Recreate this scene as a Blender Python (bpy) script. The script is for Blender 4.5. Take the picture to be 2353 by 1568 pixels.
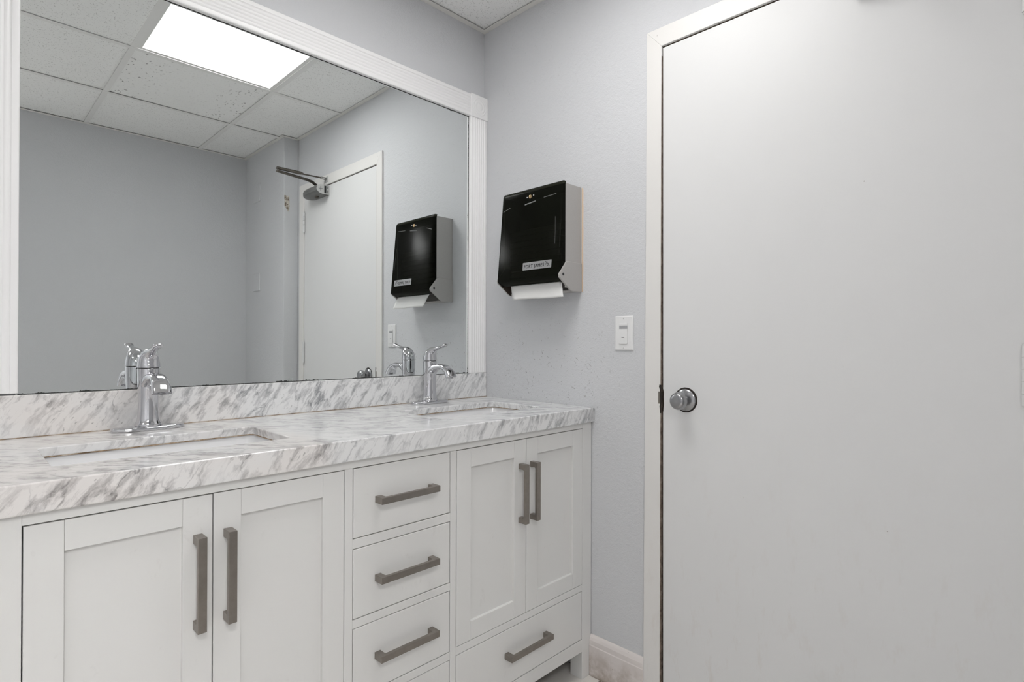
import bpy, bmesh, math, random
from mathutils import Vector, Matrix, noise
C = bpy.context.scene
for o in list(bpy.data.objects): bpy.data.objects.remove(o)
LINK = C.collection.objects

# ------------------------------------------------------------------ camera
CAM = Vector((-1.56609, -1.71553, 1.14210))
F_PX, YAW, PITCH, ROLL = 1279.4438, 44.675, 0.1897, 0.1711
ya, pa, ra = (math.radians(v) for v in (YAW, PITCH, ROLL))
Fv = Vector((math.cos(ya), math.sin(ya), 0)); Rv = Vector((math.sin(ya), -math.cos(ya), 0)); Uv = Vector((0, 0, 1))
Fv, Uv = Fv*math.cos(pa)+Uv*math.sin(pa), Uv*math.cos(pa)-Fv*math.sin(pa)
Rv, Uv = Rv*math.cos(ra)+Uv*math.sin(ra), Uv*math.cos(ra)-Rv*math.sin(ra)
cd = bpy.data.cameras.new('camera'); cam = bpy.data.objects.new('camera', cd); LINK.link(cam)
cd.sensor_fit = 'HORIZONTAL'; cd.sensor_width = 36; cd.lens = F_PX/2353*36; cd.clip_start = .02
m = Matrix((Rv, Uv, -Fv)).transposed().to_4x4(); m.translation = CAM; cam.matrix_world = m
C.camera = cam
# ------------------------------------------------------------------ world, exposure, lamps
w = bpy.data.worlds.new('world'); C.world = w; w.use_nodes = True
w.node_tree.nodes['Background'].inputs[0].default_value = (.5, .5, .5, 1); w.node_tree.nodes['Background'].inputs[1].default_value = 0
C.view_settings.view_transform = 'Standard'; C.view_settings.look = 'None'; C.view_settings.gamma = 1
C.view_settings.use_curve_mapping = False; C.view_settings.exposure = 0.36
LIGHT_NEAR = 8.8      # troffer seen in the mirror
FILL_MID = 2.5  # added fill: unseen dim panel further down the room
FILL_FAR = 26       # added fill: two unseen panels behind the camera

# ------------------------------------------------------------------ materials
def mat(name, col=(.8, .8, .8), rough=.5, metal=0, spec=.5, **k):
    m = bpy.data.materials.new(name); m.use_nodes = True
    b = m.node_tree.nodes['Principled BSDF']
    b.inputs['Base Color'].default_value = (*col, 1); b.inputs['Roughness'].default_value = rough
    b.inputs['Metallic'].default_value = metal; b.inputs['Specular IOR Level'].default_value = spec
    for a, v in k.items(): b.inputs[a.replace('_', ' ')].default_value = v
    return m
class G:
    """small helper for node graphs"""
    def __init__(s, m): s.t = m.node_tree; s.n = s.t.nodes; s.b = s.n['Principled BSDF']; s.o = s.n['Material Output']
    def new(s, ty, **k):
        n = s.n.new(ty)
        for a, v in k.items(): setattr(n, a, v)
        return n
    def link(s, a, b): s.t.links.new(a, b)
    def coord(s): return s.new('ShaderNodeTexCoord').outputs['Object']
    def geo(s): return s.new('ShaderNodeNewGeometry').outputs['Position']
    def mapping(s, v, scale=(1, 1, 1), rot=(0, 0, 0), loc=(0, 0, 0)):
        n = s.new('ShaderNodeMapping'); s.link(v, n.inputs[0]); n.inputs['Scale'].default_value = scale
        n.inputs['Rotation'].default_value = rot; n.inputs['Location'].default_value = loc; return n.outputs[0]
    def noise(s, v, scale, detail=3, rough=.5, dist=0, out=0):
        n = s.new('ShaderNodeTexNoise'); s.link(v, n.inputs['Vector']); n.inputs['Scale'].default_value = scale
        n.inputs['Detail'].default_value = detail; n.inputs['Roughness'].default_value = rough; n.inputs['Distortion'].default_value = dist
        return n.outputs[out]
    def vor(s, v, scale, feature='F1', rnd=1):
        n = s.new('ShaderNodeTexVoronoi'); n.feature = feature; s.link(v, n.inputs['Vector']); n.inputs['Scale'].default_value = scale
        n.inputs['Randomness'].default_value = rnd; return n.outputs['Distance']
    def ramp(s, v, stops):
        n = s.new('ShaderNodeValToRGB'); s.link(v, n.inputs[0]); e = n.color_ramp.elements
        while len(e) < len(stops): e.new(.5)
        for q, (p, c) in zip(e, stops): q.position = p; q.color = (c, c, c, 1) if isinstance(c, (int, float)) else (*c, 1)
        return n.outputs[0]
    def math(s, op, a, b=None, c=None):
        n = s.new('ShaderNodeMath'); n.operation = op
        for i, x in enumerate((a, b, c)):
            if x is None: continue
            if isinstance(x, (int, float)): n.inputs[i].default_value = x
            else: s.link(x, n.inputs[i])
        return n.outputs[0]
    def mix(s, f, a, b, mode='MIX'):
        n = s.new('ShaderNodeMix'); n.data_type = 'RGBA'; n.blend_type = mode
        for i, x in ((0, f), (6, a), (7, b)):
            if isinstance(x, (int, float)): n.inputs[i].default_value = x
            elif isinstance(x, tuple): n.inputs[i].default_value = (*x, 1)
            else: s.link(x, n.inputs[i])
        return n.outputs[2]
    def sep(s, v):
        n = s.new('ShaderNodeSeparateXYZ'); s.link(v, n.inputs[0]); return n.outputs
    def col(s, v): s.link(v, s.b.inputs['Base Color'])
    def bump(s, h, strength=.3, dist=.001):
        n = s.new('ShaderNodeBump'); n.inputs['Strength'].default_value = strength; n.inputs['Distance'].default_value = dist
        s.link(h, n.inputs['Height']); s.link(n.outputs[0], s.b.inputs['Normal'])

def plaster(name, col, scuffs=False):
    m = mat(name, col, .62, spec=.35); g = G(m); p = g.geo()
    fine = g.noise(p, 210, 4, .6); mid = g.noise(p, 55, 3, .55, .6); big = g.noise(p, 2.3, 3)
    h = g.math('ADD', g.math('MULTIPLY', fine, .5), g.math('MULTIPLY', mid, g.math('MULTIPLY', big, 1.3)))
    g.bump(h, .62, .0042)
    c = g.mix(big, tuple(v*.97 for v in col), tuple(min(1, v*1.03) for v in col))
    if scuffs:
        x, y, z = g.sep(p)
        wob = g.noise(p, 30, 3, .6, 0, 1)
        def flecks(rot, sc_, stretch, thr, lo, hi, seed):
            q2 = g.new('ShaderNodeVectorMath', operation='MULTIPLY_ADD'); g.link(wob, q2.inputs[0]); q2.inputs[1].default_value = (.05,)*3; g.link(g.mapping(p, (0, 1, 1), (rot, 0, 0), (seed, 0, 0)), q2.inputs[2])
            v = g.vor(g.mapping(q2.outputs[0], (1, 1, stretch)), sc_)
            return g.math('MULTIPLY', g.ramp(v, [(0, 1), (thr*.6, 1), (thr, 0)]), g.ramp(g.noise(g.mapping(p, loc=(seed, seed, 0)), 10, 2, .5), [(lo, 0), (hi, 1)]))
        f = g.math('MAXIMUM', flecks(.5, 95, .16, .17, .45, .54, 1.3), g.math('MAXIMUM', flecks(-.9, 110, .15, .16, .46, .55, 4.1), flecks(1.4, 80, .3, .15, .48, .58, 7.7)))
        zone = g.ramp(g.math('MULTIPLY', z, .5), [(.43, .25), (.47, .9), (.57, 1), (.63, .15)])
        band = g.ramp(g.math('MULTIPLY', y, -1), [(.03, .1), (.12, 1), (.48, 1), (.68, .25)])
        f = g.math('MULTIPLY', f, g.math('MULTIPLY', zone, band))
        c = g.mix(g.math('MULTIPLY', f, .72), c, (.20, .19, .18))
    g.col(c)
    return m
WALL = plaster('painted_plaster', (.65, .657, .675))
WALLS = plaster('painted_plaster_scuffed', (.65, .657, .675), True)

def white_paint(name, col, dirt=False, wear=False, rough=.4):
    m = mat(name, col, rough); g = G(m); p = g.geo(); n = g.noise(p, 3.2, 4, .6)
    c = g.mix(n, tuple(v*.97 for v in col), col)
    fine = g.noise(g.mapping(p, (1, 1, .2)), 90, 2); g.bump(fine, .1, .001)
    if dirt:
        z = g.sep(p)[2]; d = g.ramp(z, [(.0, 1), (.04, .9), (.115, 0)])
        blot = g.ramp(g.noise(p, 13, 5, .65), [(.36, 0), (.56, 1)])
        c = g.mix(g.math('MULTIPLY', g.math('MULTIPLY', d, blot), .62), c, (.27, .2, .13))
        c = g.mix(g.math('MULTIPLY', g.ramp(z, [(0, 1), (.012, 0)]), .6), c, (.2, .14, .09))
        sp = g.vor(p, 45); c = g.mix(g.math('MULTIPLY', g.ramp(sp, [(0, 1), (.05, 1), (.07, 0)]), .8), c, (.12, .09, .07))
    if wear:
        sp = g.vor(p, 11); c = g.mix(g.math('MULTIPLY', g.ramp(sp, [(0, 1), (.014, 1), (.02, 0)]), .6), c, (.3, .27, .24))
        x, y, z = g.sep(p)
        st = g.ramp(g.noise(g.mapping(p, (1, 1, .35)), 26, 4, .7), [(.55, 0), (.75, 1)])
        low = g.ramp(g.math('MULTIPLY', z, .5), [(.05, 1), (.5, 0)])
        c = g.mix(g.math('MULTIPLY', g.math('MULTIPLY', st, low), .25), c, (.55, .46, .38))
    g.col(c); return m
DOORP = white_paint('door_white_paint', (.77, .77, .77), wear=True, rough=.42)
CASEP = white_paint('casing_cream_paint', (.80, .785, .765), wear=True, rough=.38)
BASEP = white_paint('baseboard_paint', (.77, .72, .70), dirt=True)
TRIMW = white_paint('mirror_frame_white_gloss', (.92, .915, .915), rough=.33)
CABP = white_paint('cabinet_white_lacquer', (.78, .775, .76), rough=.36)
def cab():
    m = CABP; g = G(m); p = g.geo()
    old = g.b.inputs['Base Color'].links[0].from_socket
    st = g.ramp(g.noise(p, 9, 5, .7, 1.5), [(.6, 0), (.78, 1)])
    q = g.noise(g.mapping(p, (3, 1, .6), (0, .5, 0)), 30, 3, .6)
    c = g.mix(g.math('MULTIPLY', g.math('MULTIPLY', st, g.ramp(q, [(.5, 0), (.7, 1)])), .35), old, (.42, .39, .36)); g.col(c)
cab()
BORE = mat('rusty_black', (.022, .016, .012), .8)
GAP = mat('dark_gap', (.10, .075, .058), .9)
def rust():
    m = mat('rusted_jamb', (.2, .15, .12), .8); g = G(m); n = g.noise(g.geo(), 40, 5, .65)
    g.col(g.ramp(n, [(.35, (.12, .085, .065)), (.55, (.27, .21, .17)), (.75, (.42, .36, .31))])); return m
RUST = rust()
def marble():
    m = mat('carrara_marble', (.8, .8, .8), .12, spec=.5); g = G(m); p = g.geo()
    e1 = Vector((.55, 0, .835)); e3 = Vector((.835, .80, -.55)).normalized(); e2 = e3.cross(e1)
    def dot(v):
        n = g.new('ShaderNodeVectorMath', operation='DOT_PRODUCT'); g.link(p, n.inputs[0]); n.inputs[1].default_value = v; return n.outputs['Value']
    cb = g.new('ShaderNodeCombineXYZ')
    for k_, v in enumerate((e1, e2, e3*4.2)): g.link(dot(v), cb.inputs[k_])
    def warp(vec, src_scale, amt, det=3):
        w_ = g.noise(p, src_scale, det, .55, 0, 1); n = g.new('ShaderNodeVectorMath', operation='MULTIPLY_ADD')
        g.link(w_, n.inputs[0]); n.inputs[1].default_value = (amt,)*3; g.link(vec, n.inputs[2]); return n.outputs[0]
    q = warp(warp(cb.outputs[0], 7, .10), 28, .035)
    blot = g.noise(q, 16, 10, .66)
    patch = g.noise(warp(g.mapping(cb.outputs[0], (1, 1, .5)), 6, .15), 4.6, 3, .5)
    gate = g.ramp(patch, [(.37, .22), (.54, 1)])
    b1 = g.ramp(blot, [(.47, 0), (.53, .35), (.65, .95)])
    rid = g.math('ABSOLUTE', g.math('SUBTRACT', g.noise(q, 7, 5, .5), .5)); veins = g.ramp(rid, [(0, 1), (.008, .7), (.026, 0)])
    vg = g.ramp(g.noise(p, 9, 2), [(.42, 0), (.6, 1)])
    grain = g.ramp(g.noise(p, 160, 3, .7), [(.3, .75), (.7, 1.0)])
    f = g.math('ADD', g.math('MULTIPLY', g.math('MULTIPLY', b1, gate), .95), g.math('MULTIPLY', g.math('MULTIPLY', veins, vg), .6))
    f = g.math('MULTIPLY', g.math('MINIMUM', f, 1), grain)
    xn = g.math('MULTIPLY', g.sep(p)[0], -1)
    warm = g.math('MULTIPLY', g.ramp(xn, [(.95, 0), (1.6, .8)]), g.ramp(g.noise(p, 5, 2), [(.4, .1), (.6, 1)]))
    c = g.mix(g.math('MULTIPLY', f, .88), g.mix(warm, (.80, .80, .80), (.80, .765, .74)), g.mix(warm, (.185, .19, .205), (.21, .185, .175)))
    sp = g.vor(g.mapping(q, (1, 1, .8)), 44); spg = g.ramp(g.noise(p, 8, 2), [(.5, 0), (.62, 1)])
    c = g.mix(g.math('MULTIPLY', g.math('MULTIPLY', g.ramp(sp, [(0, 1), (.07, 1), (.20, 0)]), spg), .5), c, (.11, .105, .10))
    g.col(c); return m
MARBLE = marble()
CHROME = mat('chrome', (.63, .63, .65), .05, 1)
SATIN = mat('satin_nickel_knob', (.36, .36, .37), .27, 1)
def pull():
    m = mat('brushed_bronze_nickel', (.21, .19, .17), .36, .9); g = G(m)
    n = g.noise(g.mapping(g.geo(), (1, 1, 1)), 60, 4, .6); g.col(g.mix(n, (.24, .215, .195), (.34, .31, .28))); return m
PULL = pull()
MIRROR = mat('mirror_silver', (.855, .88, .875), 0.0, 1)
MEDGE = mat('desilvered_mirror_edge', (.03, .032, .03), .5)
PORC = mat('white_porcelain', (.86, .86, .87), .12, spec=.5, Coat_Weight=.3)
def caulk():
    m = mat('stained_caulk', (.6, .5, .4), .7); g = G(m); n = g.noise(g.geo(), 30, 5, .7)
    g.col(g.ramp(n, [(.38, (.14, .085, .04)), (.5, (.38, .27, .17)), (.62, (.62, .54, .46))])); return m
CAULK = caulk()
def tilem(name, coarse=False):
    m = mat(name, (.7, .7, .68), .9, spec=.1); g = G(m); p = g.geo()
    wob = g.noise(p, 60, 2, .5, 0, 1)
    ad = g.new('ShaderNodeVectorMath', operation='MULTIPLY_ADD'); g.link(wob, ad.inputs[0]); ad.inputs[1].default_value = (.02, .02, 0); g.link(p, ad.inputs[2])
    q = g.mapping(ad.outputs[0], (1, 1, 0))
    base = (.92, .92, .91)
    fine = g.ramp(g.vor(q, 165), [(0, 1), (.20, 1), (.34, 0)])
    keep = g.ramp(g.noise(q, 120, 1), [(.44, 0), (.53, 1)])
    f = g.math('MULTIPLY', g.math('MULTIPLY', fine, keep), .45)
    if coarse:
        f = g.math('MULTIPLY', f, .35)
        x, y, z = g.sep(p)
        ends = g.ramp(g.math('ABSOLUTE', g.math('ADD', x, .70)), [(.08, .12), (.2, .75), (.28, 1)])
        q2 = g.mapping(ad.outputs[0], (1, .55, 0))
        cs = g.ramp(g.vor(q2, 60), [(0, 1), (.17, 1), (.27, 0)])
        kp = g.ramp(g.noise(q, 24, 2), [(.38, 0), (.5, 1)])
        f = g.math('MAXIMUM', f, g.math('MULTIPLY', g.math('MULTIPLY', cs, kp), g.math('MULTIPLY', ends, .8)))
    g.col(g.mix(f, base, (.16, .16, .155))); g.bump(g.math('SUBTRACT', 1, f), .4, .001); return m
TILE = tilem('acoustic_tile'); TILEC = tilem('fissured_acoustic_tile', True)
TEE = mat('ceiling_grid_enamel', (.83, .825, .81), .45)
ANG = mat('wall_angle_enamel', (.78, .765, .735), .5)
def floor_m():
    m = mat('floor_tile_beige', (.5, .45, .4), .45); g = G(m); p = g.geo()
    br = g.new('ShaderNodeTexBrick'); g.link(p, br.inputs['Vector']); br.offset = 0; br.inputs['Scale'].default_value = 3.3
    br.inputs['Brick Width'].default_value = 1; br.inputs['Row Height'].default_value = 1; br.inputs['Mortar Size'].default_value = .012
    n = g.noise(p, 9, 6, .65)
    g.link(g.mix(n, (.66, .63, .59), (.80, .78, .75)), br.inputs['Color1']); g.link(g.mix(n, (.68, .65, .61), (.80, .78, .75)), br.inputs['Color2'])
    br.inputs['Mortar'].default_value = (.22, .18, .15, 1); g.col(br.outputs[0]); return m
FLOOR = floor_m()
PLATE = mat('white_plastic', (.80, .80, .80), .3)
LENS = mat('sensor_lens_grey', (.38, .38, .39), .25)
DARK = mat('black_plastic', (.012, .012, .012), .35)
SLOT = mat('slot_grey', (.16, .16, .16), .5)
HOUS = mat('dispenser_grey_plastic', (.43, .415, .40), .45)
def noisy(m, s=350, a=.92):
    g = G(m); c = tuple(g.b.inputs['Base Color'].default_value)[:3]; n = g.noise(g.geo(), s, 3, .6); g.col(g.mix(n, tuple(v*a for v in c), tuple(min(1, v/a) for v in c)))
noisy(HOUS); noisy(PLATE, 30, .98); noisy(TEE, 20, .98); noisy(ANG, 20, .97); noisy(PORC, 6, .985)
def smoke():
    m = bpy.data.materials.new('smoked_translucent_plastic'); m.use_nodes = True; g = G(m)
    g.b.inputs['Base Color'].default_value = (.006, .0065, .005, 1); g.b.inputs['Roughness'].default_value = .16; g.b.inputs['Specular IOR Level'].default_value = .04
    n = g.noise(g.geo(), 14, 3); g.col(g.mix(n, (.005, .005, .004), (.009, .010, .007)))
    t = g.new('ShaderNodeBsdfTransparent'); t.inputs[0].default_value = (.12, .125, .085, 1)
    mx = g.new('ShaderNodeMixShader'); mx.inputs[0].default_value = .22
    g.link(g.b.outputs[0], mx.inputs[1]); g.link(t.outputs[0], mx.inputs[2]); g.link(mx.outputs[0], g.o.inputs[0]); return m
SMOKE = smoke()
BRN = mat('dark_brown_plastic', (.055, .040, .034), .4)
PAPER = mat('paper_towel', (.78, .775, .765), .9, spec=.1); noisy(PAPER, 200, .97)
LABEL = mat('silver_label', (.34, .34, .345), .3, .35)
INK = mat('label_ink', (.01, .01, .012), .4)
BRASS = mat('brass_lock', (.5, .36, .2), .25, 1)
CLOSE = mat('cast_aluminium_paint', (.18, .18, .175), .42, .3); noisy(CLOSE, 25, .93)
CLOSEL = mat('closer_end_cap', (.50, .50, .49), .35, .1)
ARM = mat('sprayed_steel_arm', (.11, .098, .085), .4, .8); noisy(ARM, 80, .85)
PEACH = mat('unpainted_strip', (.72, .56, .42), .7); noisy(PEACH, 200, .93)
def dmg():
    m = mat('broken_plaster', (.5, .45, .38), .9); g = G(m); n = g.noise(g.geo(), 160, 4, .7)
    g.col(g.ramp(n, [(.40, (.10, .07, .055)), (.5, (.35, .30, .24)), (.58, (.75, .71, .64))])); g.bump(n, 1, .003); return m
DMG = dmg()
def emis(name, st):
    m = bpy.data.materials.new(name); m.use_nodes = True; g = G(m); e = g.new('ShaderNodeEmission')
    e.inputs[0].default_value = (1, .99, .975, 1); e.inputs[1].default_value = st
    n = g.vor(g.geo(), 90, rnd=0); c = g.mix(n, (1, .99, .975), (.97, .965, .955)); g.link(c, e.inputs[0])
    g.link(e.outputs[0], g.o.inputs[0]); return m
EM1 = emis('lit_diffuser', LIGHT_NEAR); EM2 = emis('fill_diffuser_mid', FILL_MID); EM3 = emis('fill_diffuser_far', FILL_FAR)

# ------------------------------------------------------------------ builders
def BM(): return bmesh.new()
def box(bm, x0, x1, y0, y1, z0, z1):
    v = [bm.verts.new((x, y, z)) for x in (x0, x1) for y in (y0, y1) for z in (z0, z1)]
    for f in ((0, 1, 3, 2), (4, 6, 7, 5), (0, 4, 5, 1), (2, 3, 7, 6), (0, 2, 6, 4), (1, 5, 7, 3)): bm.faces.new([v[i] for i in f])
    return v
def loft(bm, rings, cap=True, closed=True):
    rs = [[bm.verts.new(p) for p in r] for r in rings]; n = len(rs[0])
    for a, b in zip(rs, rs[1:]):
        for i in range(n if closed else n-1): bm.faces.new((a[i], a[(i+1) % n], b[(i+1) % n], b[i]))
    if cap and closed: bm.faces.new(rs[0][::-1]); bm.faces.new(rs[-1])
    return rs
def circ(c, r, ax='z', n=24, ry=None, ph=0):
    ry = ry or r; out = []
    for i in range(n):
        a = 2*math.pi*i/n+ph; s, t = math.cos(a)*r, math.sin(a)*ry
        out.append((c[0]+s, c[1]+t, c[2]) if ax == 'z' else (c[0], c[1]+s, c[2]+t) if ax == 'x' else (c[0]+s, c[1], c[2]+t))
    return out
def cyl(bm, c0, c1, r, ax, n=24): loft(bm, [circ(c0, r, ax, n), circ(c1, r, ax, n)])
def prism(bm, poly, axis, a, b):
    def P(p, t): return {'x': (t, p[0], p[1]), 'y': (p[0], t, p[1]), 'z': (p[0], p[1], t)}[axis]
    loft(bm, [[P(p, a) for p in poly], [P(p, b) for p in poly]])
def rrect(x0, x1, y0, y1, r, n=5):
    out = []
    for cx, cy, a0 in ((x1-r, y1-r, 0), (x0+r, y1-r, 90), (x0+r, y0+r, 180), (x1-r, y0+r, 270)):
        for i in range(n+1):
            a = math.radians(a0+90*i/n); out.append((cx+r*math.cos(a), cy+r*math.sin(a)))
    return out
def tube(bm, pts, radii, n=16, flat=None):
    """sweep of ellipses along a path; radii = (rx across, rn in the bending plane)"""
    pts = [Vector(p) for p in pts]; rings = []
    side = flat or Vector((1, 0, 0))
    for i, p in enumerate(pts):
        t = (pts[min(i+1, len(pts)-1)]-pts[max(i-1, 0)]).normalized()
        nn = t.cross(side).normalized(); ss = nn.cross(t).normalized()
        ra, rb = radii[i]
        rings.append([tuple(p+ss*ra*math.cos(2*math.pi*k/n)+nn*rb*math.sin(2*math.pi*k/n)) for k in range(n)])
    loft(bm, rings)
def smooth_path(pts, k=4):
    """Catmull-Rom through rows of numbers"""
    out = []
    for i in range(len(pts)-1):
        p0, p1, p2, p3 = pts[max(i-1, 0)], pts[i], pts[i+1], pts[min(i+2, len(pts)-1)]
        for j in range(k):
            t = j/k; out.append(tuple(.5*((2*b)+(-a+c)*t+(2*a-5*b+4*c-d)*t*t+(-a+3*b-3*c+d)*t**3) for a, b, c, d in zip(p0, p1, p2, p3)))
    out.append(tuple(pts[-1])); return out
def tag(o, label=None, cat=None, group=None, kind=None):
    if label: o['label'] = label
    if cat: o['category'] = cat
    if group: o['group'] = group
    if kind: o['kind'] = kind
    return o
def thing(name, loc=(0, 0, 0), label=None, cat=None, group=None, kind=None):
    o = bpy.data.objects.new(name, None); LINK.link(o); o.location = loc; o.empty_display_size = .05
    return tag(o, label, cat, group, kind)
def root_loc(o):
    v = Vector((0, 0, 0))
    while o: v += o.location; o = o.parent
    return v
def build(name, bm, m, parent=None, bevel=0, smooth=False, seg=2, origin=None, label=None):
    """one mesh object; coordinates in bm are room coordinates"""
    bmesh.ops.recalc_face_normals(bm, faces=bm.faces)
    off = root_loc(parent) if parent else Vector(origin or (0, 0, 0))
    if off.length: bmesh.ops.translate(bm, vec=-off, verts=bm.verts)
    me = bpy.data.meshes.new(name); bm.to_mesh(me); bm.free(); me.materials.append(m)
    o = bpy.data.objects.new(name, me); LINK.link(o)
    if parent: o.parent = parent
    else: o.location = off
    if smooth:
        for p in me.polygons: p.use_smooth = True
        me.set_sharp_from_angle(angle=math.radians(smooth if smooth is not True else 40))
    if bevel:
        b = o.modifiers.new('bevel', 'BEVEL'); b.width = bevel; b.segments = seg; b.limit_method = 'ANGLE'; b.angle_limit = math.radians(35)
        b.harden_normals = False
    if label: o['label'] = label
    return o
def copy_tree(o, parent=None):
    c = o.copy(); LINK.link(c)
    if parent: c.parent = parent
    for ch in list(o.children): copy_tree(ch, c)
    return c
def struct(o): o['kind'] = 'structure'; return o

H = 2.430; YB = -2.403; XW = -3.44; YR = -5.10; XK = -1.50; DF = .557; D = .569; ZC = .9204
PX, PY = -.092, -1.768       # the jog beside the door

# ------------------------------------------------------------------ room shell
bm = BM(); box(bm, XW-.1, .1, YR-.1, .1, -.05, 0); struct(build('floor', bm, FLOOR))
bm = BM(); box(bm, XW-.1, .1, 0, .1, 0, H+.12); struct(build('wall_left', bm, WALL))
bm = BM(); box(bm, XK, .1, YR-.1, YB, 0, H+.12); struct(build('wall_back', bm, WALL))     # unseen corner behind the camera, shaped to let the added fill light in
bm = BM(); box(bm, XW-.1, XK, YR-.1, YR, 0, H+.12); struct(build('wall_rear', bm, WALL))
bm = BM(); box(bm, XW-.1, XW, YR, 0, 0, H+.12); struct(build('wall_far', bm, WALL))
YD1, YD2, ZD = -.8265, -1.667, 2.069
bm = BM()
box(bm, 0, .1, YD1+.010, 0, 0, H+.12); box(bm, 0, .1, YB, YD2-.012, 0, H+.12); box(bm, 0, .1, YD2-.012, YD1+.010, ZD+.012, H+.12)
wr = struct(build('wall_right', bm, WALLS))
bm = BM(); rnd = random.Random(4)
pl = [(-.5115, 1.322)]+[(-.5175-rnd.random()*.0015, 1.322+i*.0125) for i in range(30)]+[(-.5115, 1.69)]
prism(bm, pl, 'x', -.0006, 0); build('unpainted_strip', bm, PEACH, wr, label='peach strip of bare wall beside the towel dispenser')
bm = BM(); box(bm, PX, 0, YB, PY, 0, H+.12)
wp = struct(build('wall_pillar', bm, WALL, bevel=.004))
bm = BM(); hole = [(-.0905, 2.066), (-.060, 2.064), (-.058, 2.03), (-.0575, 1.995), (-.060, 1.970), (-.066, 1.966), (-.073, 1.978), (-.080, 1.990), (-.0895, 2.000), (-.088, 2.03)]
prism(bm, hole, 'y', PY, PY+.003); build('plaster_damage', bm, DMG, wp, label='rectangular patch of torn brown plaster')

# ceiling: wall angle, tees, tiles
ceil = struct(build('ceiling', (lambda b: (box(b, XW-.1, .1, YR-.1, .1, H+.06, H+.12), b)[1])(BM()), TEE))
X1, YG, S = -1.0044, -1.1934, .6096
bm = BM(); t = .022
box(bm, XW, 0, -t, 0, H, H+.002); box(bm, -t, 0, PY, -t, H, H+.002); box(bm, PX-t, -t, PY, PY+t, H, H+.002)
box(bm, PX-t, PX, YB, PY, H, H+.002); box(bm, XK-t, PX-t, YB, YB+t, H, H+.002); box(bm, XK-t, XK, YR, YB, H, H+.002); box(bm, XW, XW+t, YR, -t, H, H+.002)
build('wall_angle', bm, ANG, ceil)
bm = BM()
xs = [X1+k*S for k in range(-4, 2)]; ys = [YG+k*S for k in (-6, -5, -4, -3, -2, -1, 0, 1)]
for x in xs: box(bm, x-.012, x+.012, YR if x < XK-.1 else YB+t, -t, H+.0006, H+.0026)
for y in ys: box(bm, XW+t, -t if y > YB else XK-t, y-.012, y+.012, H+.0003, H+.0023)
build('ceiling_grid', bm, TEE, ceil)
xe = [XW]+xs+[0]; ye = [YR]+ys+[0]
LAMPS = {(0, 0): 1, (-3, 0): 2, (-2, -3): 2, (-2, -5): 2}
rnd = random.Random(2)
for i in range(len(xe)-1):
    for j in range(len(ye)-1):
        x0, x1, y0, y1 = xe[i], xe[i+1], ye[j], ye[j+1]
        if (round((x0-X1)/S), round((y0-YG)/S)) in LAMPS and x0 > XW: continue
        yb = j < 5 and y1 < YB+.3
        if yb and x0 > XK-.15: continue
        if y0 < YB and x0 > XK: y0 = YB
        if yb and x1 > XK: x1 = XK
        bm = BM(); g0 = .0065
        ex0 = x0+(.016 if i == 0 else g0); ex1 = x1-(.016 if x1 in (0, XK) else g0)
        ey0 = y0+(.016 if y0 in (YB, YR) else g0); ey1 = y1-(.016 if j == len(ye)-2 else g0)
        if x1 == 0 and y0 == YB: ex1 = PX-.016
        z = H+.004+rnd.random()*.0025
        box(bm, ex0, ex1, ey0, ey1, z, z+.014)
        if x1 == 0 and y0 == YB: box(bm, ex1, -.016, PY+.016, ey1, z, z+.014)
        coarse = abs(x0-X1) < .01 and abs(y0-(YG-S)) < .01
        tl = build('ceiling_tile', bm, TILEC if coarse else TILE, ceil)
        if coarse: tl['label'] = 'tile with coarse dark fissures at both ends'

def troffer(x0, y0, em, label):
    x1, y1 = x0+S, y0+S
    r = thing('ceiling_light', ((x0+x1)/2, (y0+y1)/2, H), label, 'ceiling light')
    bm = BM(); a, b = .0110, .030
    z0, z1 = H+.0029, H+.012
    for X0, X1_, Y0, Y1 in ((x0+a, x0+b, y0+a, y1-a), (x1-b, x1-a, y0+a, y1-a), (x0+b, x1-b, y0+a, y0+b), (x0+b, x1-b, y1-b, y1-a)): box(bm, X0, X1_, Y0, Y1, z0, z1)
    box(bm, x0+a, x1-a, y0+a, y1-a, H+.05, H+.052)
    build('frame', bm, TEE, r, bevel=.001)
    bm = BM(); box(bm, x0+b, x1-b, y0+b, y1-b, H+.008, H+.011); build('diffuser', bm, em, r)
    for (q, p) in ((x0+.13, y0+.0135), (x1-.13, y0+.0135)): bm = BM(); box(bm, q-.006, q+.006, p-.003, p+.004, H-.001, H+.002); build('latch', bm, TEE, r)
    return r
troffer(X1, YG, EM1, 'square lit ceiling light panel seen in the mirror')
troffer(X1-3*S, YG, EM2, 'unseen square ceiling panel added as fill, further from the door')
troffer(X1-2*S, YG-3*S, EM3, 'unseen square ceiling panel added as fill round the corner behind the camera')
troffer(X1-2*S, YG-5*S, EM3, 'rearmost unseen square ceiling panel added as fill behind the camera')

# baseboard
def base_profile(): return [(0, 0), (-.014, 0), (-.014, .104), (-.0125, .107), (-.0125, .122), (-.009, .131), (-.004, .139), (0, .139)]
bm = BM(); prism(bm, [(p[0], p[1]) for p in base_profile()], 'y', -.5575, -.7675)
bb = struct(build('baseboard_right', bm, BASEP, bevel=.0008))
bm = BM()
for a, b in ((XK, PX),): prism(bm, [(YB-p[0], p[1]) for p in base_profile()], 'x', a, b)
struct(build('baseboard_back', bm, BASEP))
bm = BM(); prism(bm, [(PX+p[0], p[1]) for p in base_profile()], 'y', YB+.014, PY); struct(build('baseboard_pillar', bm, BASEP))
bm = BM(); prism(bm, [(-p[0]*-1, p[1]) for p in base_profile()], 'x', XW, -1.60); struct(build('baseboard_left', bm, BASEP))

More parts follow.
